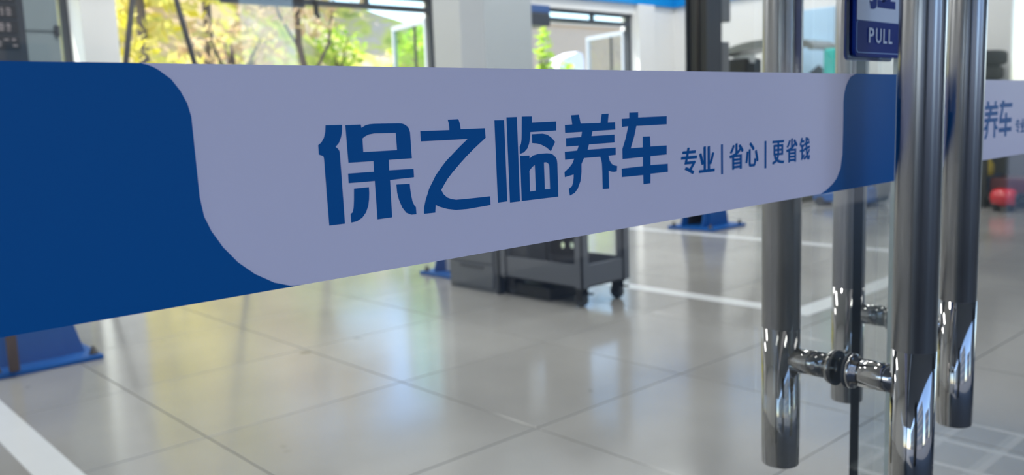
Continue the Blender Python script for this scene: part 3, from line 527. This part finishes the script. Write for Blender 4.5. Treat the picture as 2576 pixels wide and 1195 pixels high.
box('control_panel', M['teal'], 9.2, 9.4, 4.66, 4.80, 1.35, 1.70, wb, .02); box('weight_tray', M['hood'], 8.9, 9.5, 4.92, 5.5, .95, 1.05, wb, .02); box('panel_post', M['black'], 9.26, 9.32, 4.86, 4.93, 1.05, 1.5, wb); MB().tube([(9.15, 5.2, 1.05), (9.1, 5.05, 1.3), (9.15, 4.8, 1.5)], .035).build('cable', M['black'], wb)
jk = thing('floor_jack', 'blue trolley jack on the floor between the handle bars', 'jack', (8.9, 4.4, 0))
MB().plate([[(0, .05), (.6, .05), (.62, .11), (.3, .16), (.1, .22), (0, .2)]], lambda u, v, t: (t, 4.05 + u, v), 8.75, 8.95).build('chassis', M['lift_blue'], jk, .01)
for q in (4.12, 4.58): MB().lathe([(.05, -.12), (.05, .12)], 'x', (8.85, q, .05), 20).build('wheel', M['black'], jk)
MB().tube([(8.85, 4.1, .2), (8.85, 3.95, .75)], .014).build('lever', M['black'], jk)
bn = thing('workbench', 'dark cluttered workbench along the right wall', 'workbench', (9.6, 3.0, 0))
box('worktop', M['lift_dark'], 9.25, 9.95, 2.2, 4.05, .86, .92, bn, .006); box('lower_shelf', M['lift_black'], 9.3, 9.95, 2.25, 4.0, .10, .14, bn)
for py_ in (2.25, 3.1, 3.97): box('leg', M['lift_black'], 9.28, 9.33, py_, py_ + .05, 0, .86, bn); box('leg', M['lift_black'], 9.88, 9.93, py_, py_ + .05, 0, .86, bn)
box('back_panel', M['lift_black'], 9.93, 9.96, 2.2, 4.05, .14, .86, bn)
tag(box('toolbox', M['toolblue'], 9.4, 9.85, 3.12, 3.46, .1405, .30, None, .02), 'blue toolbox on the bench shelf left of the red air tank', 'toolbox')
tag(box('drawer_unit', M['maroon'], 9.40, 9.9, 2.3, 3.10, .1405, .29, None, .01), 'maroon drawer unit on the bench shelf behind the red air tank', 'drawer unit')
tag(MB().lathe([(.02, 0), (.05, .01), (.05, .12), (.025, .15), (.025, .19)], c=(9.5, 3.15, .301), n=20).build('spray_can', M['yellow']), 'yellow spray can standing on the blue toolbox', 'can')
tk = thing('air_tank', 'red cylindrical air tank lying on the floor before the bench', 'tank', (9.1, 2.9, 0))
MB().lathe([(.02, -.115), (.05, -.112), (.075, -.095), (.088, -.06), (.088, .06), (.075, .095), (.05, .112), (.02, .115)], 'y', (9.05, 2.855, .135), 32).build('shell', M['red'], tk)
MB().box(8.99, 9.11, 2.78, 2.81, 0, .07).box(8.99, 9.11, 2.90, 2.93, 0, .07).build('feet', M['black'], tk); MB().lathe([(.05, 0), (.05, .04), (.02, .05)], 'y', (9.05, 2.72, .13), 20).build('end_cap', M['black'], tk)
def tyre(x, y, z, label):
    t = tag(MB().lathe([(.19, -.06), (.27, -.074), (.305, -.066), (.328, -.04), (.325, -.015), (.33, 0), (.325, .015), (.328, .04), (.305, .066), (.27, .074), (.19, .06), (.18, 0), (.19, -.06)], c=(x, y, z), n=48).build('tyre', M['tyre']), label, 'tyre', 'tyres above the bench'); return t
sh = thing('tyre_rack', 'dark bracket rack on the wall carrying two tyres', 'rack', (9.6, 3.3, 1.1))
MB().box(9.25, 9.96, 3.15, 3.19, 1.22, 1.26).box(9.25, 9.96, 3.62, 3.66, 1.22, 1.26).box(9.25, 9.29, 3.15, 3.66, 1.22, 1.26).build('bracket', M['lift_black'], sh)
tyre(9.6, 3.42, 1.336, 'lower black tyre stacked on the wall rack'); tyre(9.6, 3.39, 1.487, 'upper black tyre stacked on the wall rack')
bgz = thing('tarpaulin_bundle', 'dark olive tarpaulin bundle on the floor left of the workbench', 'bundle', (9.2, 4.3, 0))
MB().lathe([(.10, 0), (.25, .03), (.30, .15), (.27, .32), (.18, .45), (.05, .50)], c=(9.2, 4.32, 0), n=20).build('bundle', M['olive'], bgz, 0)
MB().tube([(8.95, 4.32, .34), (9.2, 4.04, .34), (9.45, 4.32, .34)], .02).build('strap', M['black'], bgz)
